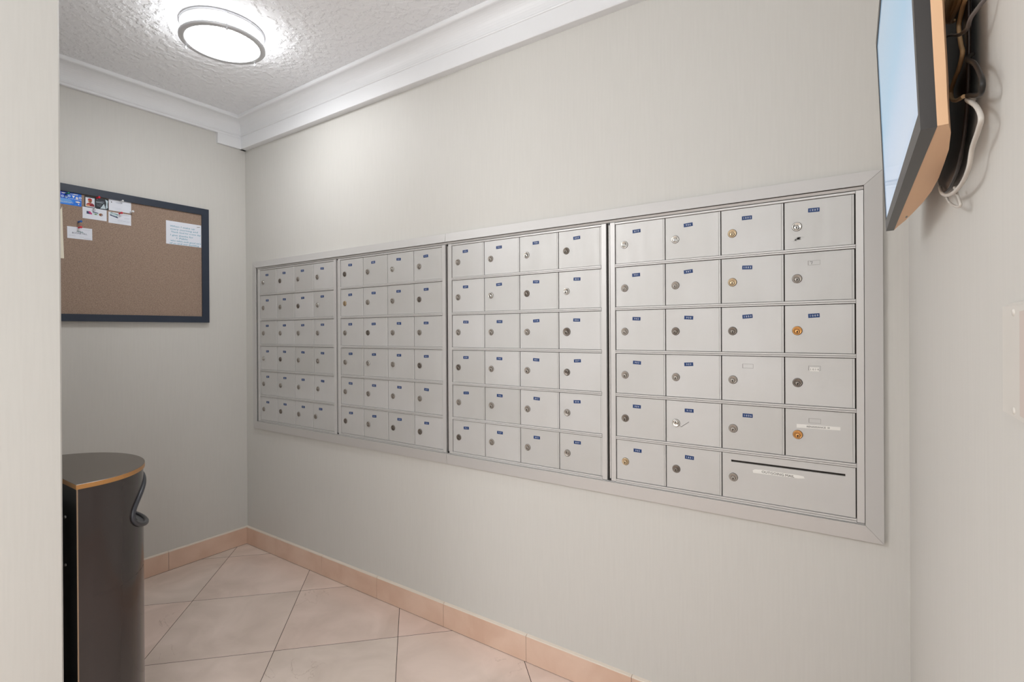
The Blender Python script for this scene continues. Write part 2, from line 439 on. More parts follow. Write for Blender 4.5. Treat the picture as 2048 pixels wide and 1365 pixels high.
mb = MB().prism([(-p, z) for p, z in crown_profile(0.034, 2.330)], 0, 0.0, XR)
struct('trim_1', mb, M['white_trim'], 'deep white crown moulding above the mailboxes', 'crown moulding')
mb = MB().prism([(p, z) for p, z in crown_profile(0.018, 2.3885)], 1, PY1, 0.0)
mb.box(0, 0.018, -0.166, 0.0, 2.330, 2.3885)
struct('trim_2', mb, M['white_trim'], 'white crown moulding above the bulletin board with a stepped return at the corner', 'crown moulding')
mb = MB().prism([(XR - p, z) for p, z in crown_profile(0.018, 2.3885)], 1, YH, 0.0)
struct('trim_3', mb, M['white_trim'], 'white crown moulding above the television wall', 'crown moulding')
mb = MB().prism([(PY1 + p, z) for p, z in crown_profile(0.018, 2.3885)], 0, 0.0, PX)
struct('trim_4', mb, M['white_trim'], 'white crown moulding on the partition', 'crown moulding')

# ------------------------------------------------------------------ mailboxes
PITCH = 0.16830; RP = 0.14455; ZT = 1.6068; DH = 0.1318
SEC = [0.1684, 0.8932, 1.6190, 2.3424]
NUM = [
    [['108', '204', '210', '306'], ['109', '205', '301', '307'], ['110', '206', '302', '308'], ['201', '207', '303', '309'], ['202', '208', '304', '310'], ['203', '209', '305', '401']],
    [['402', '408', '504', '510'], ['403', '409', '505', '601'], ['404', '410', '506', '602'], ['405', '501', '507', '603'], ['406', '502', '508', '604'], ['407', '503', '509', '605']],
    [['606', '702', '708', '804'], ['607', '703', '709', '805'], ['608', '704', '710', '806'], ['609', '705', '801', '807'], ['610', '706', '802', '808'], ['701', '707', '803', '809']],
    [['810', '906', '1002', '1007'], ['901', '907', '1003', None], ['902', '908', '1004', '1009'], ['903', '909', None, '1010'], ['904', '910', '1006', 'R'], ['905', '1001', None, None]],
]
LOCKM = {'810': 'lock_bright', '906': 'lock_bright', '1007': 'lock_bright', '1002': 'lock_gold', '1003': 'lock_gold', '1009': 'lock_brass', 'R': 'lock_brass',
         '905': 'lock_gold', '910': 'lock_bright', '805': 'lock_bright', '703': 'lock_bright', '708': 'lock_bright', '504': 'lock_bright', '403': 'lock_gold', '108': 'lock_bright',
         '201': 'lock_bright', '501': 'lock_bright', '307': 'lock_bright', '806': 'lock_dark', '1001': 'lock_dark', '1010': 'lock_dark', '804': 'lock_dark'}
YF = -0.0100   # door face
YB = -0.0035   # dark backing face


def lock_mesh(cx, cz, big=1.0, ang=0.0):
    mb = MB(); R = 0.0120 * big
    mb.lathe([(R, 0), (R, -0.0022), (R - 0.0010, -0.0032), (R - 0.0022, -0.0034), (R - 0.0026, -0.0030), (0.0, -0.0030)], (cx, YF, cz), 'y', 28, 0)
    mb.lathe([(R + 0.0006, -0.0001), (R + 0.0006, -0.0004), (R, -0.0004)], (cx, YF, cz), 'y', 28, 1, cap=False)
    # plug, low on the face, with a groove around it
    dx, dz = -math.sin(ang) * 0.0028, -math.cos(ang) * 0.0028
    px, pz = cx + dx, cz + dz
    mb.lathe([(0.0068, -0.0030), (0.0068, -0.00325), (0.0060, -0.00325)], (px, YF, pz), 'y', 24, 1, cap=False)
    mb.lathe([(0.0060, -0.0029), (0.0060, -0.0042), (0.0054, -0.0046), (0.0, -0.0046)], (px, YF, pz), 'y', 24, 0)
    # keyhole
    ca, sa = math.cos(ang), math.sin(ang)
    def K(a, b_): return (px + a * ca - b_ * sa, YF - 0.00475, pz + a * sa + b_ * ca)
    for q in ([(-0.0011, -0.0044), (0.0011, -0.0044), (0.0011, 0.0010), (-0.0011, 0.0010)], [(-0.0019, -0.0005), (0.0019, -0.0005), (0.0014, 0.0026), (-0.0014, 0.0026)]):
        mb.add([K(*p) for p in q], [(0, 1, 2, 3)], 1)
    return mb


def door_mesh(x0, x1, z0, z1, slot=False, s0=None):
    mb = MB(); xa, xb = x0 + 0.0022, x1 - 0.0058
    if slot:
        sx0, sx1, sz0, sz1 = s0; xb = x1 - 0.0026
        mb.box(xa, xb, YF, YB, z0, sz0); mb.box(xa, xb, YF, YB, sz1, z1)
        mb.box(xa, sx0, YF, YB, sz0, sz1); mb.box(sx1, xb, YF, YB, sz0, sz1)
        mb.box(sx0, sx1, YB - 0.0004, YB, sz0, sz1, 1)
        return mb
    mb.bevel_panel(xa, xb, YF, YB, z0, z1, 0.0005)
    mb.bevel_panel(xb + 0.0002, x1 - 0.0008, YF + 0.0003, YB, z0, z1, 0.0004)   # hinge leaf
    return mb


def label_mesh(cx, cz, txt, tilt=0.0, wd=0.0272, ht=0.0112, h=0.0074):
    mb = MB(); ca, sa = math.cos(tilt), math.sin(tilt)
    def P(u, v, d): return (cx + u * ca - v * sa, YF - d, cz + u * sa + v * ca)
    a, b_ = wd / 2, ht / 2
    vs = [P(-a, -b_, 0), P(a, -b_, 0), P(a, b_, 0), P(-a, b_, 0), P(-a, -b_, .0005), P(a, -b_, .0005), P(a, b_, .0005), P(-a, b_, .0005)]
    mb.add(vs, [(0, 1, 2, 3), (4, 5, 6, 7), (0, 1, 5, 4), (1, 2, 6, 5), (2, 3, 7, 6), (3, 0, 4, 7)], 0)
    step = 0.0058; x = -(len(txt) * step) / 2 + 0.0008
    for ch in txt:
        vs_, fs_, w_ = text_mesh(ch)
        k = h * 0.95; off = (step - w_ * k) / 2 - 0.0006
        mb.add([P(x + off + q[0] * k, -h * 0.35 + q[1] * h, 0.0008) for q in vs_], fs_, 1); x += step
    return mb


def slot_outline(mb, cx, cz, w_=0.029, h_=0.0125):
    t = 0.0006
    for a in ((cx - w_ / 2, cx + w_ / 2, cz + h_ / 2 - t, cz + h_ / 2), (cx - w_ / 2, cx + w_ / 2, cz - h_ / 2, cz - h_ / 2 + t),
              (cx - w_ / 2, cx - w_ / 2 + 2 * t, cz - h_ / 2, cz + h_ / 2), (cx + w_ / 2 - t, cx + w_ / 2, cz - h_ / 2, cz + h_ / 2)):
        mb.box(a[0], a[1], YF - 0.0003, YF, a[2], a[3], 1)


UL = ['aluminium mailbox unit nearest the bulletin board corner with doors 108 to 401',
      'second mailbox unit from the bulletin board corner with doors 402 to 605',
      'third mailbox unit from the bulletin board corner with doors 606 to 809',
      'mailbox unit next to the television with doors 810 to 1010 and an outgoing mail slot']
for si, X0 in enumerate(SEC):
    U = thing('mailbox_unit', UL[si], 'mailbox', (0, 0, 0), 'mailbox units set side by side in the wall')
    W = PITCH * 4
    xl = X0 - 0.0175 if si else X0 - 0.0185
    xr = X0 + W + 0.0182
    left_lim = {0: 0.1375}.get(si, X0 - 0.0262)
    right_lim = {3: 3.0335}.get(si, X0 + W + 0.0262)
    MB().box(left_lim, right_lim, YB, -0.0004, 0.7385, 1.6265).build('cabinet_body', M['gap'], U)
    # stiles
    MB().bevel_panel(xl, X0 - 0.0003, -0.0125, YB, 0.7425, 1.6150, 0.0006).build('stile', M['alu_trim'], U)
    MB().bevel_panel(X0 + W + 0.0003, min(xr, 3.0332), -0.0125, YB, 0.7425, 1.6150, 0.0006).build('stile', M['alu_trim'], U)
    if si == 0:
        MB().prism([(0.1378, -0.0035), (0.1378, -0.0060), (0.1492, -0.0115), (0.1492, -0.0035)], 2, 0.741, 1.617).build('edge_strip', M['alu_trim'], U)
    if si:   # thin joint strip between neighbouring units
        MB().box(X0 - 0.0232, X0 - 0.0196, -0.0105, YB, 0.7440, 1.6140).build('joint_strip', M['alu_trim'], U)
        MB().box(X0 - 0.0262, X0 - 0.0190, -0.0120, -0.0105, 0.7425, 0.7500).build('clip', M['black'], U)
        MB().box(X0 - 0.0242, X0 - 0.0195, -0.0120, -0.0105, 1.6085, 1.6150).build('clip', M['black'], U)
    # head strip in the recess under the trim
    MB().prism([(-0.0035, 1.6165), (-0.0085, 1.6168), (-0.0125, 1.6238), (-0.0035, 1.6240)], 0, left_lim + 0.0004, right_lim - 0.0004).build('head_strip', M['alu_trim'], U)
    # rails: double bars between rows
    for k in range(7):
        mb = MB(); xa, xb = X0 + 0.0002, X0 + W - 0.0002
        if k == 0: mb.bevel_panel(xa, xb, -0.0125, YB, ZT + 0.0013, ZT + 0.0072, 0.0006)
        else:
            zc = ZT - RP * k + (RP - DH) / 2
            if k == 6: zc = ZT - RP * 5 - DH - 0.0066
            mb.bevel_panel(xa, xb, -0.0130, YB, zc + 0.0004, zc + 0.0054, 0.0007)
            mb.bevel_panel(xa, xb, -0.0130, YB, zc - 0.0048, zc - 0.0004, 0.0007)
        mb.build('rail', M['alu_trim'], U)
    MB().box(left_lim + 0.0005, right_lim - 0.0005, -0.0115, YB, 0.7392, 0.7412).build('sill_strip', M['alu_trim'], U)
    for k in range(6):
        for c in range(4):
            num = NUM[si][k][c]
            if si == 3 and k == 5 and c >= 2: continue
            x0 = X0 + PITCH * c; x1 = x0 + PITCH; z1 = ZT - RP * k; z0 = z1 - DH
            lx, lz = x0 + 0.0325, z1 - 0.0702
            nx, nz = x0 + 0.0735 + random.uniform(-0.0012, 0.0012), z1 - 0.0286 + random.uniform(-0.0008, 0.0008)
            if num == '401': x0 -= 0.012; lx -= 0.021; nx -= 0.018
            if num == '305': x1 -= 0.012
            if si == 3 and c == 3: x1 -= 0.0022
            if num == '810': nx += 0.001
            mb = door_mesh(x0, x1, z0, z1)
            if num == '1007':
                for a in range(60):
                    sx_ = lx + 0.003 + random.gauss(0, 0.0065); sz_ = lz - 0.0345 + random.gauss(0, 0.0024) + (sx_ - lx) * 0.25; r_ = random.uniform(0.0008, 0.0026)
                    yy = YF - 0.0001 - a * 0.000004
                    mb.add([(sx_ + 1.6 * r_ * math.cos(q * PI / 4), yy, sz_ + 0.8 * r_ * math.sin(q * PI / 4)) for q in range(8)], [tuple(range(8))], 2)
            if num == '910':
                mb.tube([(lx + 0.0125, YF - 0.0001, lz - 0.008), (lx + 0.0155, YF - 0.0001, lz - 0.011), (lx + 0.040, YF - 0.0001, lz + 0.007)], 0.0006, 5, 3)
            if num is None or num in ('1010', 'R'): slot_outline(mb, x0 + 0.0735, z1 - 0.0286)
            if num is None and k == 1:
                mb.tube([(nx - 0.010, YF - 0.0003, nz + 0.003), (nx - 0.004, YF - 0.0003, nz + 0.003), (nx - 0.006, YF - 0.0003, nz - 0.004)], 0.0005, 5, 3)
            D = mb.build('door', [M['alu'], M['scuff'], M['smudge'], M['ink']], U)
            ang = random.choice((0, 0, 0, 0.15, -0.2)) + random.uniform(-0.12, 0.12)
            if num in ('910', '807', '808', '809'): ang = PI + 0.1
            lm = LOCKM.get(num, random.choice(('lock_worn', 'lock_worn', 'lock_worn', 'lock_dark')))
            big = 1.22 if num == '806' else 1.0
            lo = lock_mesh(lx, lz, big, ang).build('lock', [M[lm], M['black']], D)
            if lm == 'lock_brass': lo['label'] = 'brass-coloured lock'
            if num == '1010':
                label_mesh(nx + 0.0005, nz - 0.003, num, 0.0, 0.022, 0.0105).build('number_label', [M['label_white'], M['ink']], D)['label'] = 'white number label'
            elif num == 'R':
                mb = MB(); zc = z1 - 0.0464
                mb.add([(2.8772, YF - 0.0003, zc - 0.0048), (2.9798, YF - 0.0003, zc - 0.0022), (2.9798, YF - 0.0003, zc + 0.0066), (2.8770, YF - 0.0003, zc + 0.0056),
                        (2.8772, YF, zc - 0.0048), (2.9798, YF, zc - 0.0022), (2.9798, YF, zc + 0.0066), (2.8770, YF, zc + 0.0056)],
                       [(0, 1, 2, 3), (4, 5, 6, 7), (0, 1, 5, 4), (1, 2, 6, 5), (2, 3, 7, 6), (3, 0, 4, 7)], 0)
                put_text(mb, 'RENAISSANCE  III', lambda u, v: (u, YF - 0.0006, v + (u - 2.9) * 0.022), 2.9018, zc - 0.0016, 0.0066, 0.0535, mi=1)
                mb.build('name_label', [M['label_white'], M['ink']], D)['label'] = 'long white name label'
            elif num:
                label_mesh(nx, nz, num, random.uniform(-0.06, 0.06) + (0.10 if num in ('810', '907', '1004') else 0)).build('number_label', [M['label_blue'], M['embossed']], D)
    if si == 3:
        z1 = ZT - RP * 5; z0 = z1 - DH; x0 = X0 + PITCH * 2; x1 = X0 + PITCH * 4
        D = door_mesh(x0, x1, z0, z1, True, (2.7055, 2.9905, 0.8588, 0.8650)).build('outgoing_mail_door', [M['alu'], M['gap']], U)
        D['label'] = 'double width door with a mail slot'
        lock_mesh(x0 + 0.0325, z1 - 0.0702, 1.0, 0.0).build('lock', [M['lock_worn'], M['black']], D)
        mb = MB(); zc = 0.8403
        q = [(2.7655, zc - 0.0058), (2.8800, zc - 0.0045), (2.8960, zc - 0.0020), (2.8935, zc + 0.0035), (2.8800, zc + 0.0050), (2.7880, zc + 0.0062), (2.7700, zc + 0.0052), (2.7640, zc + 0.0012)]
        mb.prism(q, 1, YF - 0.0003, YF, 0)
        put_text(mb, 'OUTGOING MAIL', lambda u, v: (u, YF - 0.0006, v + (u - 2.83) * -0.015), 2.7880, zc - 0.0031, 0.0095, 0.083, mi=1)
        mb.build('outgoing_mail_label', [M['label_white'], M['ink']], D)['label'] = 'white tape reading OUTGOING MAIL'

# trim around the whole bank
T = thing('mailbox_trim', 'wide mitred aluminium trim running around all the mailbox units', 'trim')
ox0, ox1, oz0, oz1 = 0.093, 3.0738, 0.6960, 1.6612
ix0, ix1, iz0, iz1 = 0.1362, 3.0342, 0.7388, 1.6258
YO, YI, YW = -0.0125, -0.0185, -0.0004


def trim_piece(a_out, b_out, b_in, a_in, extra=None):
    """a,b corners going along; builds sloped face from outer edge (YO) to inner edge (YI)"""
    vs = [(*p, q) for p, q in ()]
    A, B, C_, D_ = a_out, b_out, b_in, a_in
    vs = [(A[0], YO, A[1]), (B[0], YO, B[1]), (C_[0], YI, C_[1]), (D_[0], YI, D_[1]), (A[0], YW, A[1]), (B[0], YW, B[1]), (C_[0], -0.0128, C_[1]), (D_[0], -0.0128, D_[1])]
    return MB().add(vs, [(0, 1, 2, 3), (4, 5, 6, 7), (0, 1, 5, 4), (1, 2, 6, 5), (2, 3, 7, 6), (3, 0, 4, 7)])


g = 0.0007
trim_piece((ox0, oz1), (1.5885 - g, oz1), (1.5885 - g, iz1), (ix0, iz1)).build('top_trim', M['alu_trim'], T)
trim_piece((1.5885 + g, oz1), (ox1, oz1), (ix1, iz1), (1.5885 + g, iz1)).build('top_trim', M['alu_trim'], T)
trim_piece((ox1, oz1 - g), (ox1, oz0 + g), (ix1, iz0 + g), (ix1, iz1 - g)).build('side_trim', M['alu_trim'], T)
trim_piece((ox0, oz0 + g), (ox0, oz1 - g), (ix0, iz1 - g), (ix0, iz0 + g)).build('side_trim', M['alu_trim'], T)
trim_piece((1.5885 - g, oz0), (ox0, oz0), (ix0, iz0), (1.5885 - g, iz0)).build('bottom_trim', M['alu_trim'], T)
trim_piece((ox1, oz0), (1.5885 + g, oz0), (1.5885 + g, iz0), (ix1, iz0)).build('bottom_trim', M['alu_trim'], T)

# ------------------------------------------------------------------ bulletin board
B = thing('bulletin_board', 'brown cork bulletin board in a dark navy frame on the left wall', 'bulletin board')
by0, by1, bz0, bz1 = -1.158, -0.2185, 1.3085, 1.9380
fwid = 0.036
mb = MB()
def bframe(poly):
    vs = [(0.0005, y, z) for y, z in poly] + [(0.022, y, z) for y, z in poly]
    return MB().add(vs, [(0, 1, 2, 3), (4, 5, 6, 7), (0, 1, 5, 4), (1, 2, 6, 5), (2, 3, 7, 6), (3, 0, 4, 7)])
iy0, iy1, jz0, jz1 = by0 + fwid, by1 - fwid, bz0 + 0.0335, bz1 - 0.0345
bframe([(by0, bz1), (by1, bz1), (iy1, jz1), (iy0, jz1)]).build('frame_rail', M['board_frame'], B)
bframe([(by0, bz0), (iy0, jz0), (iy1, jz0), (by1, bz0)]).build('frame_rail', M['board_frame'], B)
bframe([(by1, bz1), (by1, bz0), (iy1, jz0), (iy1, jz1)]).build('frame_stile', M['board_frame'], B)
bframe([(by0, bz1), (iy0, jz1), (iy0, jz0), (by0, bz0)]).build('frame_stile', M['board_frame'], B)
MB().box(0.001, 0.014, iy0 - 0.003, iy1 + 0.003, jz0 - 0.003, jz1 + 0.003).build('cork_panel', M['cork'], B)

XC = 0.0146


class Card:
    """flat printed card on the cork; u to the right (towards +y), v up, millimetres from lower left"""
    def __init__(s, name, y0, z0, w_, h_, tilt, mats, x=XC, quad=None):
        s.mb = MB(); s.mats = mats; s.name = name; s.y0, s.z0, s.x = y0, z0, x; s.c, s.s = math.cos(tilt), math.sin(tilt); s.k = 0; s.w, s.h = w_, h_
        q = quad or [(0, 0), (w_, 0), (w_, h_), (0, h_)]
        a = [s.P(u, v, 0) for u, v in q]; b_ = [s.P(u, v, -0.0005) for u, v in q]
        s.mb.add(a + b_, [(0, 1, 2, 3), (4, 5, 6, 7), (0, 1, 5, 4), (1, 2, 6, 5), (2, 3, 7, 6), (3, 0, 4, 7)], 0)

    def P(s, u, v, d=0.0):
        u, v = u / 1000, v / 1000
        return (s.x + d, s.y0 + u * s.c - v * s.s, s.z0 + u * s.s + v * s.c)

    def lift(s): s.k += 1; return 0.0002 + 0.00005 * s.k

    def rect(s, u0, u1, v0, v1, mi):
        d = s.lift(); s.mb.add([s.P(u0, v0, d), s.P(u1, v0, d), s.P(u1, v1, d), s.P(u0, v1, d)], [(0, 1, 2, 3)], mi)

    def poly(s, pts, mi):
        d = s.lift(); s.mb.add([s.P(u, v, d) for u, v in pts], [tuple(range(len(pts)))], mi)

    def disc(s, u, v, ru, rv, mi, n=20):
        s.poly([(u + ru * math.cos(2 * PI * k / n), v + rv * math.sin(2 * PI * k / n)) for k in range(n)], mi)

    def scribble(s, u0, u1, v, h_, mi):
        u = u0
        while u < u1:
            l = min(random.uniform(0.8, 3.2), u1 - u); s.rect(u, u + l, v, v + h_ * random.uniform(0.6, 1), mi); u += l + 0.6

    def text(s, t, u, v, h_, width=None, slant=0.0, mi=1):
        d = s.lift(); put_text(s.mb, t, lambda a, b_: s.P(a, b_, d), u, v, h_, width, slant, mi)

    def done(s, label, cat='card', group='cards pinned on the bulletin board'):
        return tag(s.mb.build(s.name, s.mats), label, cat, group)


# blue card with icons
c = Card('business_card', -0.875, 1.8445, 93, 58, 0.0, [M['card_blue'], M['label_white'], M['card_blue_pale']])
c.poly([(2, 28), (50, 26), (60, 18), (52, 6), (2, 4)], 2)
c.rect(34, 80, 50, 53.5, 1)
for u, v in ((24, 36), (37, 34.5), (48, 41), (88, 39)): c.disc(u, v, 5, 5, 1); c.disc(u, v, 3.4, 3.4, 2)
c.poly([(57, 45), (69, 45), (66, 40), (63, 33), (60, 41)], 1); c.disc(76, 36, 5, 4.5, 1); c.poly([(74, 39), (78, 39), (76, 45)], 1)
c.poly([(18, 53), (36, 53), (30, 49), (24, 49)], 1)
c.scribble(44, 64, 28.5, 2.2, 1); c.scribble(67, 92, 27.5, 2.8, 1)
c.text('For pool rooms', 16, 9, 7, 46, 0.1); c.disc(79, 18, 9, 3.6, 1); c.disc(82, 8, 2, 3, 1); c.scribble(40, 62, 51, 2.5, 0)
c.done('bright blue card with white round icons at the top left of the cork', 'card')
# dark card with portrait
c = Card('business_card', -0.7713, 1.8470, 93.5, 54, 0.0, [M['card_dark'], M['paper'], M['print_red'], M['print_maroon'], M['print_skin'], M['print_brown'], M['print_pale'], M['print_grey']], x=XC + 0.0004)
c.rect(4, 39, 3, 46, 1); c.poly([(6, 6), (38, 6), (37, 16), (30, 21), (15, 21), (7, 15)], 3); c.poly([(6, 5), (20, 5), (20, 13), (8, 13)], 4)
c.poly([(12, 20), (26, 18), (20, 12), (13, 14)], 2); c.disc(21, 31, 7.5, 10, 4); c.disc(22.5, 29, 5, 7, 5); c.poly([(12.5, 34), (29, 34), (28, 40), (22, 43.5), (14, 41)], 2)
c.rect(44, 76, 35, 37, 7); c.rect(44, 72, 29.5, 31.5, 6); c.scribble(44, 66, 22, 1.5, 7); c.scribble(46, 64, 17, 1.5, 7); c.scribble(46, 62, 12, 1.5, 7)
c.poly([(60, 3), (82, 4), (75, 28)], 6); c.poly([(80, 50), (91, 44), (89, 30), (90, 12), (84, 4), (82, 16), (84, 32)], 6); c.disc(48, 44, 4, 2.5, 7)
c.done('dark card with a small portrait of a person in a red cap')
# white card right of it
c = Card('business_card', -0.6768, 1.8492, 92, 55, 0.0, [M['paper'], M['print_grey'], M['ink'], M['print_pale']], x=XC + 0.0008)
c.poly([(8, 44), (12, 43), (13, 38), (10, 38)], 2); c.scribble(28, 46, 42.5, 2, 1); c.scribble(30, 44, 39, 1.4, 1); c.scribble(14, 50, 14, 1.2, 3); c.scribble(24, 80, 9, 1.2, 3); c.scribble(46, 54, 41, 3, 1)
c.rect(70, 86, 34, 35, 3)
c.done('plain white card pinned in the upper right of the card cluster')
# white card with three pictures
c = Card('business_card', -0.7783, 1.7930, 93, 53.5, 0.0, [M['paper'], M['print_navy'], M['print_pink'], M['print_green'], M['print_brown'], M['print_grey'], M['print_pale']], x=XC)
c.rect(15, 29, 23, 36, 1); c.poly([(21, 33), (28, 37), (36, 27), (35, 22), (29, 23)], 2); c.poly([(40, 36), (59, 33), (59, 22), (40, 24)], 6); c.poly([(39, 38), (60, 34), (60, 31), (39, 34)], 1); c.disc(50, 26, 5, 3.5, 3)
c.disc(70, 27, 8, 6.5, 4); c.disc(74, 26, 2.4, 3, 5); c.text('MC', 43, 42, 7, 8, 0, 5); c.scribble(68, 78, 11, 1.2, 6)
c.done('white card with three small food pictures in a row')
# white card with a car
c = Card('business_card', -0.6780, 1.7882, 93, 54, 0.0, [M['paper'], M['print_navy'], M['print_teal'], M['print_grey'], M['print_pale']], x=XC)
c.poly([(5, 40), (38, 31), (38, 46), (12, 51), (5, 50)], 4); c.poly([(5, 48), (20, 49), (38, 41), (38, 46), (12, 52)], 2); c.poly([(5, 37), (38, 27), (38, 32), (24, 36), (5, 41)], 1); c.disc(10, 38, 3, 3, 1); c.disc(32, 33, 3, 3, 1)
c.scribble(50, 85, 47, 1.4, 3); c.scribble(64, 86, 31, 1.4, 3); c.scribble(10, 88, 20, 1.2, 4); c.scribble(36, 88, 15, 1.2, 3); c.scribble(14, 80, 9, 1.1, 4)
c.done('white card with a small picture of a parked car')
# lower left card
c = Card('business_card', -0.8350, 1.6915, 93, 54.5, 0.008, [M['paper'], M['print_grey'], M['print_teal'], M['print_navy']], x=XC)
c.text('BOONE HILL', 18, 23, 10, 56, 0, 3); c.scribble(6, 30, 14, 1.2, 1); c.scribble(46, 60, 10, 1, 1); c.scribble(60, 88, 5, 1, 1); c.scribble(58, 86, 45, 1, 1)
for k in range(3): c.poly([(34 + 8 * k, 33 - k), (38 + 8 * k, 38 - k), (43 + 8 * k, 34 - k), (42 + 8 * k, 32 - k), (38 + 8 * k, 35.5 - k)], 2)
c.done('white card with a green hill emblem, alone below the blue pin')
# handwritten note
c = Card('handwritten_note', -0.4295, 1.7217, 173.5, 122.5, 0.0, [M['paper'], M['pen_teal'], M['scuff']], x=XC + 0.0006)
for t, u, v, wd_ in (('When I wake up', 18, 92, 122), ('every morning and', 20, 77, 135), ('Thank God for a new day', 22, 62, 148), ('I give thanks for', 20, 45, 112), ('+ Pablo', 46, 31, 58), ('who takes such good care', 20, 16, 151), ('of us and our building', 16, 2.5, 145)):
    c.text(t, u, v, 12.5, wd_, 0.12)
c.poly([(150, 110), (166, 113), (167, 110), (152, 107)], 2)
c.done('white note handwritten in turquoise ink near the right frame edge', 'note')
# cream sheet partly hidden by the partition
c = Card('paper_sheet', -0.955, 1.5955, 108, 236, 0.0, [M['paper_cream'], M['print_grey']], x=XC, quad=[(0, 0), (108, 0), (104.5, 130), (102.5, 236), (0, 236)])
c.done('tall cream sheet half hidden behind the partition edge', 'paper')


def pin(y, z, mat, label, sy=0.35, sz=0.15, k=1.0):
    o = thing('push_pin', label, 'push pin', (0, 0, 0), 'push pins on the bulletin board')
    d = Vector((1, sy, sz)).normalized(); a = d.orthogonal().normalized(); b_ = d.cross(a)
    base = Vector((0.0155, y, z))
    def ring(prof, nm, mt):
        mb = MB(); n = 14; vs = []
        for r_, h in prof:
            for q in range(n): vs.append(tuple(base + d * h * k + (a * math.cos(2 * PI * q / n) + b_ * math.sin(2 * PI * q / n)) * r_ * k))
        fs = [(j * n + q, j * n + (q + 1) % n, (j + 1) * n + (q + 1) % n, (j + 1) * n + q) for j in range(len(prof) - 1) for q in range(n)]
        mb.add(vs, fs, 0, True); mb.add(vs[:n], [tuple(range(n))]); mb.add(vs[-n:], [tuple(range(n))]); return mb.build(nm, mt, o)
    ring([(0.0005, -0.004), (0.0005, 0.005)], 'needle', M['steel'])
    ring([(0.0038, 0.004), (0.0044, 0.0055), (0.0028, 0.008), (0.0026, 0.014), (0.0048, 0.017), (0.0056, 0.019), (0.0050, 0.021), (0.001, 0.0215)], 'pin_head', mat)
    return o


pin(-0.7960, 1.7700, M['pin_blue'], 'blue push pin stuck in bare cork above the lone lower card')
pin(-0.7960, 1.7430, M['pin_red'], 'red push pin holding the lone lower card with the hill emblem')
pin(-0.7260, 1.8965, M['pin_red'], 'red push pin holding the dark portrait card')
pin(-0.6370, 1.8390, M['pin_red'], 'red push pin holding the card with the parked car')
pin(-0.5890, 1.8555, M['pin_white'], 'white push pin in the cork just right of the white cards')
pin(-0.6290, 1.9010, M['pin_white'], 'white push pin holding the plain white card at its top edge', k=0.8)
pin(-0.7390, 1.8400, M['pin_white'], 'white push pin holding the card with three food pictures', k=0.8)
pin(-0.8400, 1.8920, M['pin_green'], 'green push pin holding the bright blue card')

# ------------------------------------------------------------------ waste bin
BIN = thing('waste_bin', 'tall dark brown half-round waste bin with a bronze lid beside the partition', 'waste bin', (0, 0, 0))
CX, CY, AX, BY, YBK = 1.022, -1.118, 0.243, 0.192, -1.150


def curve_pt(th, da=0.0): return (CX + (AX + da) * math.cos(th), CY + (BY + da) * math.sin(th))


ZH0, ZH1, ZTOP = 0.52, 0.828, 0.828
mb = MB(); NT, NR = 120, 14
hole, rect = [], []
for k in range(NT):
    t = 2 * PI * k / NT
    ct, st = math.cos(t), math.sin(t)
    th = PI / 2 + (54 * PI / 180) * ct * (1 - 0.22 * st); z = 0.7173 + 0.0767 * st
    hole.append((th, z))
    # ray to rectangle
    dth, dz = ct * 54 * PI / 180, st * 0.0767
    s1 = ((0.0 if ct < 0 else PI) - PI / 2) / dth if abs(dth) > 1e-6 else 1e9
    s2 = ((ZH1 if st > 0 else ZH0) - 0.7173) / dz if abs(dz) > 1e-6 else 1e9
    s_m = min(abs(s1), abs(s2)); rect.append((PI / 2 + dth * s_m, 0.7173 + dz * s_m))
for cth, cz_ in ((0, ZH0), (0, ZH1), (PI, ZH0), (PI, ZH1)):
    kb = min(range(NT), key=lambda k: abs(rect[k][0] - cth) / PI + abs(rect[k][1] - cz_) * 3); rect[kb] = (cth, cz_)
vs = []
for j in range(NR + 1):
    q = j / NR
    for k in range(NT):
        th = hole[k][0] * (1 - q) + rect[k][0] * q; z = hole[k][1] * (1 - q) + rect[k][1] * q
        p = curve_pt(min(max(th, 0), PI)); vs.append((p[0], p[1], z))
mb.add(vs, [(j * NT + k, j * NT + (k + 1) % NT, (j + 1) * NT + (k + 1) % NT, (j + 1) * NT + k) for j in range(NR) for k in range(NT)], 0, True)
n = 64; vs = [(*curve_pt(PI * k / n), z) for z in (0.012, ZH0) for k in range(n + 1)]
mb.add(vs, [(k, k + 1, n + 2 + k, n + 1 + k) for k in range(n)], 0, True)
for sx_ in (1, -1):
    x = CX + sx_ * AX; mb.add([(x, CY, 0.012), (x, YBK, 0.012), (x, YBK, ZTOP), (x, CY, ZTOP)], [(0, 1, 2, 3)], 0)
mb.build('body', M['bin_shell'], BIN)
MB().box(CX - AX, CX + AX, YBK - 0.002, YBK, 0.012, ZTOP).build('back_panel', M['bin_back'], BIN)
MB().box(CX + AX - 0.0010, CX + AX + 0.0005, YBK - 0.0025, YBK + 0.0006, 0.012, ZTOP).build('corner_highlight', M['corner_highlight'], BIN)  # thin strip added to draw the highlight on the shell corner
# inner liner
mb = MB(); vs = [(*curve_pt(PI * k / n, -0.022), z) for z in (0.02, 0.60) for k in range(n + 1)]
mb.add(vs, [(k, k + 1, n + 2 + k, n + 1 + k) for k in range(n)], 0, True)
vs = [(*curve_pt(PI * k / n, -0.022), 0.05) for k in range(n + 1)]; mb.add(vs, [tuple(range(n + 1))], 0)
mb.build('liner', M['bin_back'], BIN)
poly = [(CX + AX, YBK)] + [curve_pt(PI * k / n) for k in range(n + 1)] + [(CX - AX, YBK)]
MB().prism(poly, 2, 0.0, 0.012).build('base', M['bin_back'], BIN)
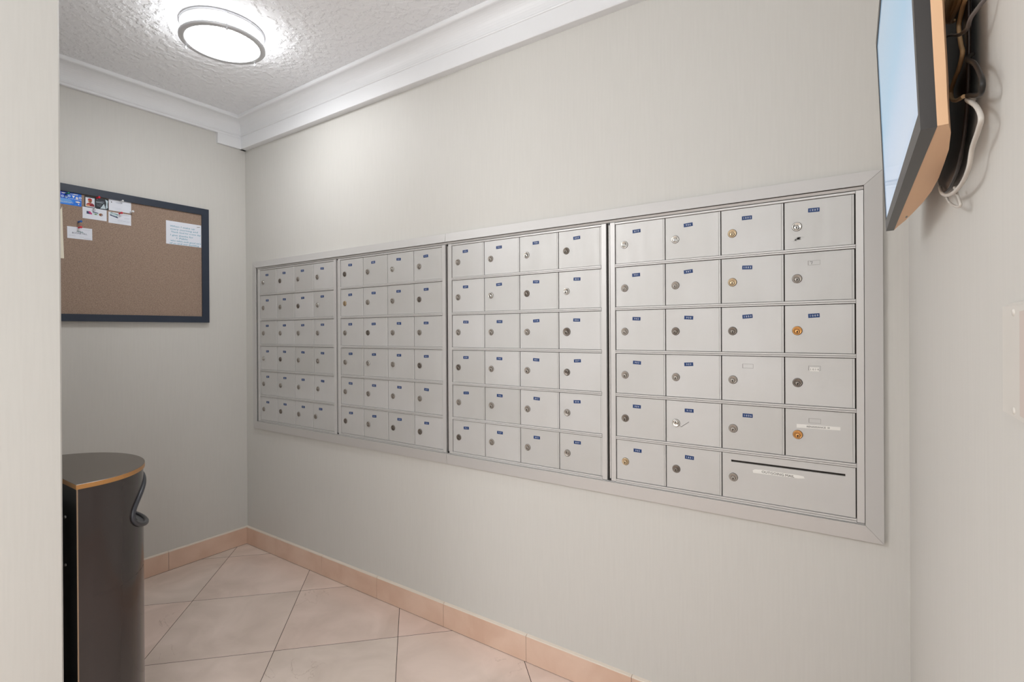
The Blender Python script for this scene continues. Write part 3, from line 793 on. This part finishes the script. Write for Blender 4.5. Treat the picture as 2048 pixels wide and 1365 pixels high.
# rim around the opening, follows the curve
rim = [(*curve_pt(th, 0.001 + 0.007 * max(0.0, (0.7173 - z) / 0.0767) ** 2), z) for th, z in hole]
MB().tube(rim, 0.0068, 10, closed=True).build('opening_rim', M['rubber'], BIN)
inner = [(*curve_pt(PI / 2 + (th - PI / 2) * 0.95, -0.016), 0.7173 + (z - 0.7173) * 0.93) for th, z in hole]
mb = MB(); vs = rim + inner
mb.add(vs, [(k, (k + 1) % NT, NT + (k + 1) % NT, NT + k) for k in range(NT)], 0, True); mb.build('opening_lip', M['rubber'], BIN)
# lid
lp = [(CX + AX + 0.004, YBK - 0.004)] + [curve_pt(PI * k / n, 0.004) for k in range(n + 1)] + [(CX - AX - 0.004, YBK - 0.004)]
mb = MB().prism(lp, 2, 0.8270, 0.8395, cap=False, mi=1)  # side faces carry the painted warm reflection
K = len(lp); top = [(x, y, 0.8395) for x, y in lp]
cen = Vector((CX, -1.06)); lp2 = [tuple(cen + (Vector(p) - cen) * 0.994) for p in lp]
mb.add(top + [(x, y, 0.8405) for x, y in lp2], [(k, (k + 1) % K, K + (k + 1) % K, K + k) for k in range(K)], 0)
mb.add([(x, y, 0.8405) for x, y in lp2], [tuple(range(K))], 0); mb.add([(x, y, 0.8270) for x, y in lp], [tuple(range(K))], 0)
mb.build('lid', [M['bin_lid'], M['lid_edge_warm']], BIN)
for z in (0.735, 0.60):
    MB().lathe([(0.004, 0), (0.0035, -0.003), (0.0, -0.004)], (1.175, YBK - 0.002, z), 'y', 12).build('screw', M['steel'], BIN)

# ------------------------------------------------------------------ ceiling light
LX, LY, LR = 0.8686, -0.5578, 0.1530
CL = thing('ceiling_light', 'round flush ceiling light with white glass and nickel rings', 'ceiling light', (LX, LY, ZC))
o3 = (0, 0, 0)
MB().lathe([(LR - 0.012, -0.0005), (LR + 0.001, -0.0005), (LR + 0.001, -0.010), (LR - 0.004, -0.012), (LR - 0.012, -0.012), (LR - 0.012, -0.0005)], o3, n=96, cap=False).build('ceiling_ring', M['lamp_metal'], CL)
MB().lathe([(LR - 0.016, -0.0008), (LR - 0.012, -0.004), (LR - 0.009, -0.030), (LR - 0.009, -0.056)], o3, n=96, cap=False).build('glass_drum', M['glow_side'], CL)
MB().lathe([(LR - 0.010, -0.0545), (LR - 0.014, -0.0590), (LR - 0.05, -0.0605), (0, -0.0610)], o3, n=96, cap=False).build('glass_diffuser', M['glow'], CL)
MB().lathe([(LR - 0.0085, -0.053), (LR + 0.002, -0.0535), (LR + 0.0035, -0.0560), (LR + 0.0035, -0.0620), (LR + 0.001, -0.0645), (LR - 0.014, -0.0650), (LR - 0.0185, -0.0640), (LR - 0.0185, -0.0605), (LR - 0.0085, -0.0575), (LR - 0.0085, -0.053)], o3, n=96, cap=False).build('bottom_ring', M['lamp_metal'], CL)
for d in (338, 214, 102):
    t = math.radians(d); x, y = (LR + 0.0015) * math.cos(t), (LR + 0.0015) * math.sin(t)
    ps = MB().lathe([(0.0018, -0.004), (0.0018, -0.062)], (x, y, 0), n=12).build('post', M['lamp_metal'], CL)
    MB().lathe([(0.003, -0.060), (0.0035, -0.066), (0.0022, -0.069), (0.0045, -0.072), (0.0046, -0.075), (0.002, -0.0775), (0, -0.078)], (x, y, 0), n=14).build('finial', M['lamp_metal'], ps)

# ------------------------------------------------------------------ television
TV = thing('television', 'small wall-mounted television with a lit blue screen, seen edge on', 'television')
FB = Vector((3.0676, -0.4004, 1.4408)); NB = Vector((3.0750, -1.0102, 1.4408)); TU = Vector((-0.0147, 0.0, 0.3729))
Wv = NB - FB; bk = TU.cross(Wv).normalized()
if bk.x < 0: bk = -bk
def tvp(u, v, d): return tuple(FB + Wv * u + TU * v + bk * d)      # u 0 far .. 1 near, v 0 bottom .. 1 top
def tvbox(mb, u0, u1, v0, v1, d0, d1, mi=0):
    vs = [tvp(u, v, d) for d in (d0, d1) for u, v in ((u0, v0), (u1, v0), (u1, v1), (u0, v1))]
    mb.add(vs, [(0, 1, 2, 3), (4, 5, 6, 7), (0, 1, 5, 4), (1, 2, 6, 5), (2, 3, 7, 6), (3, 0, 4, 7)], mi)
bw, bh = 0.022, 0.052
mb = MB()
tvbox(mb, 0, 1, 0, bh, 0, 0.0124); tvbox(mb, 0, 1, 1 - 0.04, 1, 0, 0.0124); tvbox(mb, 0, bw, bh, 1 - 0.04, 0, 0.0124); tvbox(mb, 1 - bw, 1, bh, 1 - 0.04, 0, 0.0124)
mb.build('bezel', M['tv_bezel'], TV)
mb = MB(); tvbox(mb, bw, 1 - bw, bh, 1 - 0.04, 0.0012, 0.010)
scr = mb.build('screen', M['tv_screen'], TV)
prof = [(0, 0.0128), (0.06, 0.0165), (0.15, 0.0235), (0.284, 0.0307), (0.40, 0.0360), (0.515, 0.0387), (0.64, 0.0382), (0.755, 0.0353), (0.85, 0.0325), (0.89, 0.030), (0.95, 0.0265), (0.985, 0.0225), (1, 0.0210)]
mb = MB(); NV = 14; K = len(prof)
vs = []
for j in range(NV + 1):
    v_ = j / NV; e = min(1.0, 0.80 + 2.2 * v_, 0.80 + 2.2 * (1 - v_))
    for u_, d_b in prof: vs.append(tvp(u_, 0.0015 + 0.997 * v_, 0.0124 + (d_b - 0.0124) * (e if j else 0.97)))
mb.add(vs, [(j * K + k, j * K + k + 1, (j + 1) * K + k + 1, (j + 1) * K + k) for j in range(NV) for k in range(K - 1)], 0, True)
for j, v_ in ((0, 0.0015), (NV, 0.9985)):
    a = vs[j * K:(j + 1) * K]; b_ = [tvp(u_, v_, 0.0124) for u_, _ in prof]
    mb.add(a + b_, [(k, k + 1, K + k + 1, K + k) for k in range(K - 1)], 0)
for kk in (0, K - 1):
    a = [vs[j * K + kk] for j in range(NV + 1)]; b_ = [tvp(prof[kk][0], 0.0015 + 0.997 * j / NV, 0.0124) for j in range(NV + 1)]
    mb.add(a + b_, [(j, j + 1, NV + 2 + j, NV + 1 + j) for j in range(NV)], 0)
mb.build('back_shell', M['tv_shell'], TV)
MB().add([tvp(0.20, 0.0012, 0.0215), tvp(0.228, 0.0012, 0.0215), tvp(0.228, 0.0012, 0.0240), tvp(0.20, 0.0012, 0.0240), tvp(0.20, 0.004, 0.0215), tvp(0.228, 0.004, 0.0215), tvp(0.228, 0.004, 0.0240), tvp(0.20, 0.004, 0.0240)],
         [(0, 1, 2, 3), (4, 5, 6, 7), (0, 1, 5, 4), (1, 2, 6, 5), (2, 3, 7, 6), (3, 0, 4, 7)]).build('vent_slot', M['scuff'], TV)

BR = [(-0.9469, 1.80), (-0.9469, 1.5856), (-0.9453, 1.5231), (-0.9288, 1.473), (-0.888, 1.4373), (-0.8303, 1.426), (-0.777, 1.4271), (-0.7213, 1.4374), (-0.69, 1.46), (-0.69, 1.80)]
mb = MB().prism(BR, 0, 3.1185, 3.1205)
mb.box(3.1205, 3.1268, -0.84, -0.72, 1.50, 1.78)
rim_ = spline([(3.1185, y, z) for y, z in BR[:8]], 6); mb.tube(rim_, 0.0018, 8)
tag(mb.build('wall_bracket', M['bracket']), 'dark brown steel wall bracket behind the television', 'bracket')
XB = 3.1135


def cable(name, pts, r_, mat, label, x=XB):
    P = spline([(x if len(p) == 2 else p[2], p[0], p[1]) for p in pts], 8)
    return tag(MB().tube(P, r_, 8).build(name, mat), label, 'cable')


BL = ['tan cable closest to the television shell in the flat bundle', 'second tan cable from the television shell in the flat bundle', 'third tan cable from the television shell in the flat bundle',
      'fourth tan cable from the television shell in the flat bundle', 'outermost tan cable of the flat bundle behind the television']
for q, (a_, b_) in enumerate([((-0.8137, 1.6582), (-0.799, 1.6379)), ((-0.8484, 1.6397), (-0.8174, 1.6287)), ((-0.88, 1.6228), (-0.8349, 1.6194)), ((-0.9124, 1.6055), (-0.8557, 1.609)), ((-0.9389, 1.5914), (-0.8716, 1.6017))]):
    e_ = (a_[0] * 2 - b_[0], a_[1] * 2 - b_[1] + 0.03)
    cable('cable', [(e_[0] + 0.01, e_[1] + 0.12), e_, a_, b_, (b_[0] + 0.012, b_[1] + 0.004, 3.117)], 0.0021, M['cable_tan'], BL[q])['group'] = 'tan cable bundle behind the television'
cable('cable', [(-0.985, 1.66), (-0.9633, 1.5900), (-0.9300, 1.5830), (-0.9080, 1.5760), (-0.9200, 1.5520), (-0.9308, 1.5370), (-0.905, 1.531), (-0.8775, 1.5320), (-0.8490, 1.5290), (-0.8580, 1.5160), (-0.890, 1.503), (-0.9264, 1.4926), (-0.936, 1.490)], 0.0021, M['cable_tan'], 'tan cable curling in an S behind the television', 3.1155)
cable('cable', [(-0.8255, 1.6005), (-0.8788, 1.5813), (-0.9473, 1.5498), (-0.9959, 1.5328), (-1.0214, 1.5316), (-1.0403, 1.540, 3.121)], 0.0018, M['cable_grey'], 'grey cable crossing over the tan cable behind the television', 3.1108)
cable('cable', [(-0.895, 1.545, 3.1222), (-0.940, 1.530, 3.1222), (-0.9733, 1.5131), (-1.0155, 1.4902), (-1.0455, 1.4658), (-1.0497, 1.4556), (-1.0339, 1.4552), (-0.9753, 1.4768), (-0.95, 1.483, 3.1215), (-0.895, 1.487, 3.1222)], 0.0021, M['cable_black'], 'black cable looping out beside the wall bracket', 3.1135)
cable('cable', [(-0.885, 1.495, 3.1230), (-0.950, 1.480, 3.1215), (-0.9724, 1.474), (-1.0195, 1.4507), (-1.0426, 1.4325), (-1.0309, 1.4255), (-1.0012, 1.4188), (-0.982, 1.4052), (-0.9434, 1.3999), (-0.8851, 1.4026), (-0.8241, 1.4124), (-0.7773, 1.4263), (-0.7466, 1.4398, 3.115)], 0.0021, M['cable_white'], 'long white cable hanging below the television corner')
cable('cable', [(-0.7919, 1.4187), (-0.8194, 1.4048), (-0.8732, 1.3887), (-0.9064, 1.3838), (-0.885, 1.3998), (-0.8621, 1.4128)], 0.0014, M['cable_white'], 'thin white cable loop hanging lowest under the television', 3.1165)

# ------------------------------------------------------------------ light switch
SW = thing('light_switch', 'white wall switch plate on the right wall at the photo edge', 'light switch')
sy0, sy1, sz0, sz1 = -1.1900, -1.0640, 1.1800, 1.2705
c_ = 0.003
def xpanel(y0, y1, z0, z1, xf, xb, c):
    vs = [(xb, y0, z0), (xb, y1, z0), (xb, y1, z1), (xb, y0, z1), (xf, y0 + c, z0 + c), (xf, y1 - c, z0 + c), (xf, y1 - c, z1 - c), (xf, y0 + c, z1 - c)]
    return MB().add(vs, [(0, 1, 2, 3), (4, 5, 6, 7), (0, 1, 5, 4), (1, 2, 6, 5), (2, 3, 7, 6), (3, 0, 4, 7)])
xpanel(sy0, sy1, sz0, sz1, XR - 0.0045, XR - 0.0003, 0.003).build('switch_plate', M['switch'], SW)
xpanel(-1.176, -1.142, 1.188, 1.263, XR - 0.0085, XR - 0.0045, 0.001).build('rocker', M['switch_rocker'], SW)
MB().lathe([(0.0028, 0), (0.0024, -0.0008), (0, -0.0009)], (XR - 0.0045, -1.105, 1.262), 'x', 12).build('screw', M['switch'], SW)
MB().lathe([(0.0028, 0), (0.0024, -0.0008), (0, -0.0009)], (XR - 0.0045, -1.105, 1.188), 'x', 12).build('screw', M['switch'], SW)
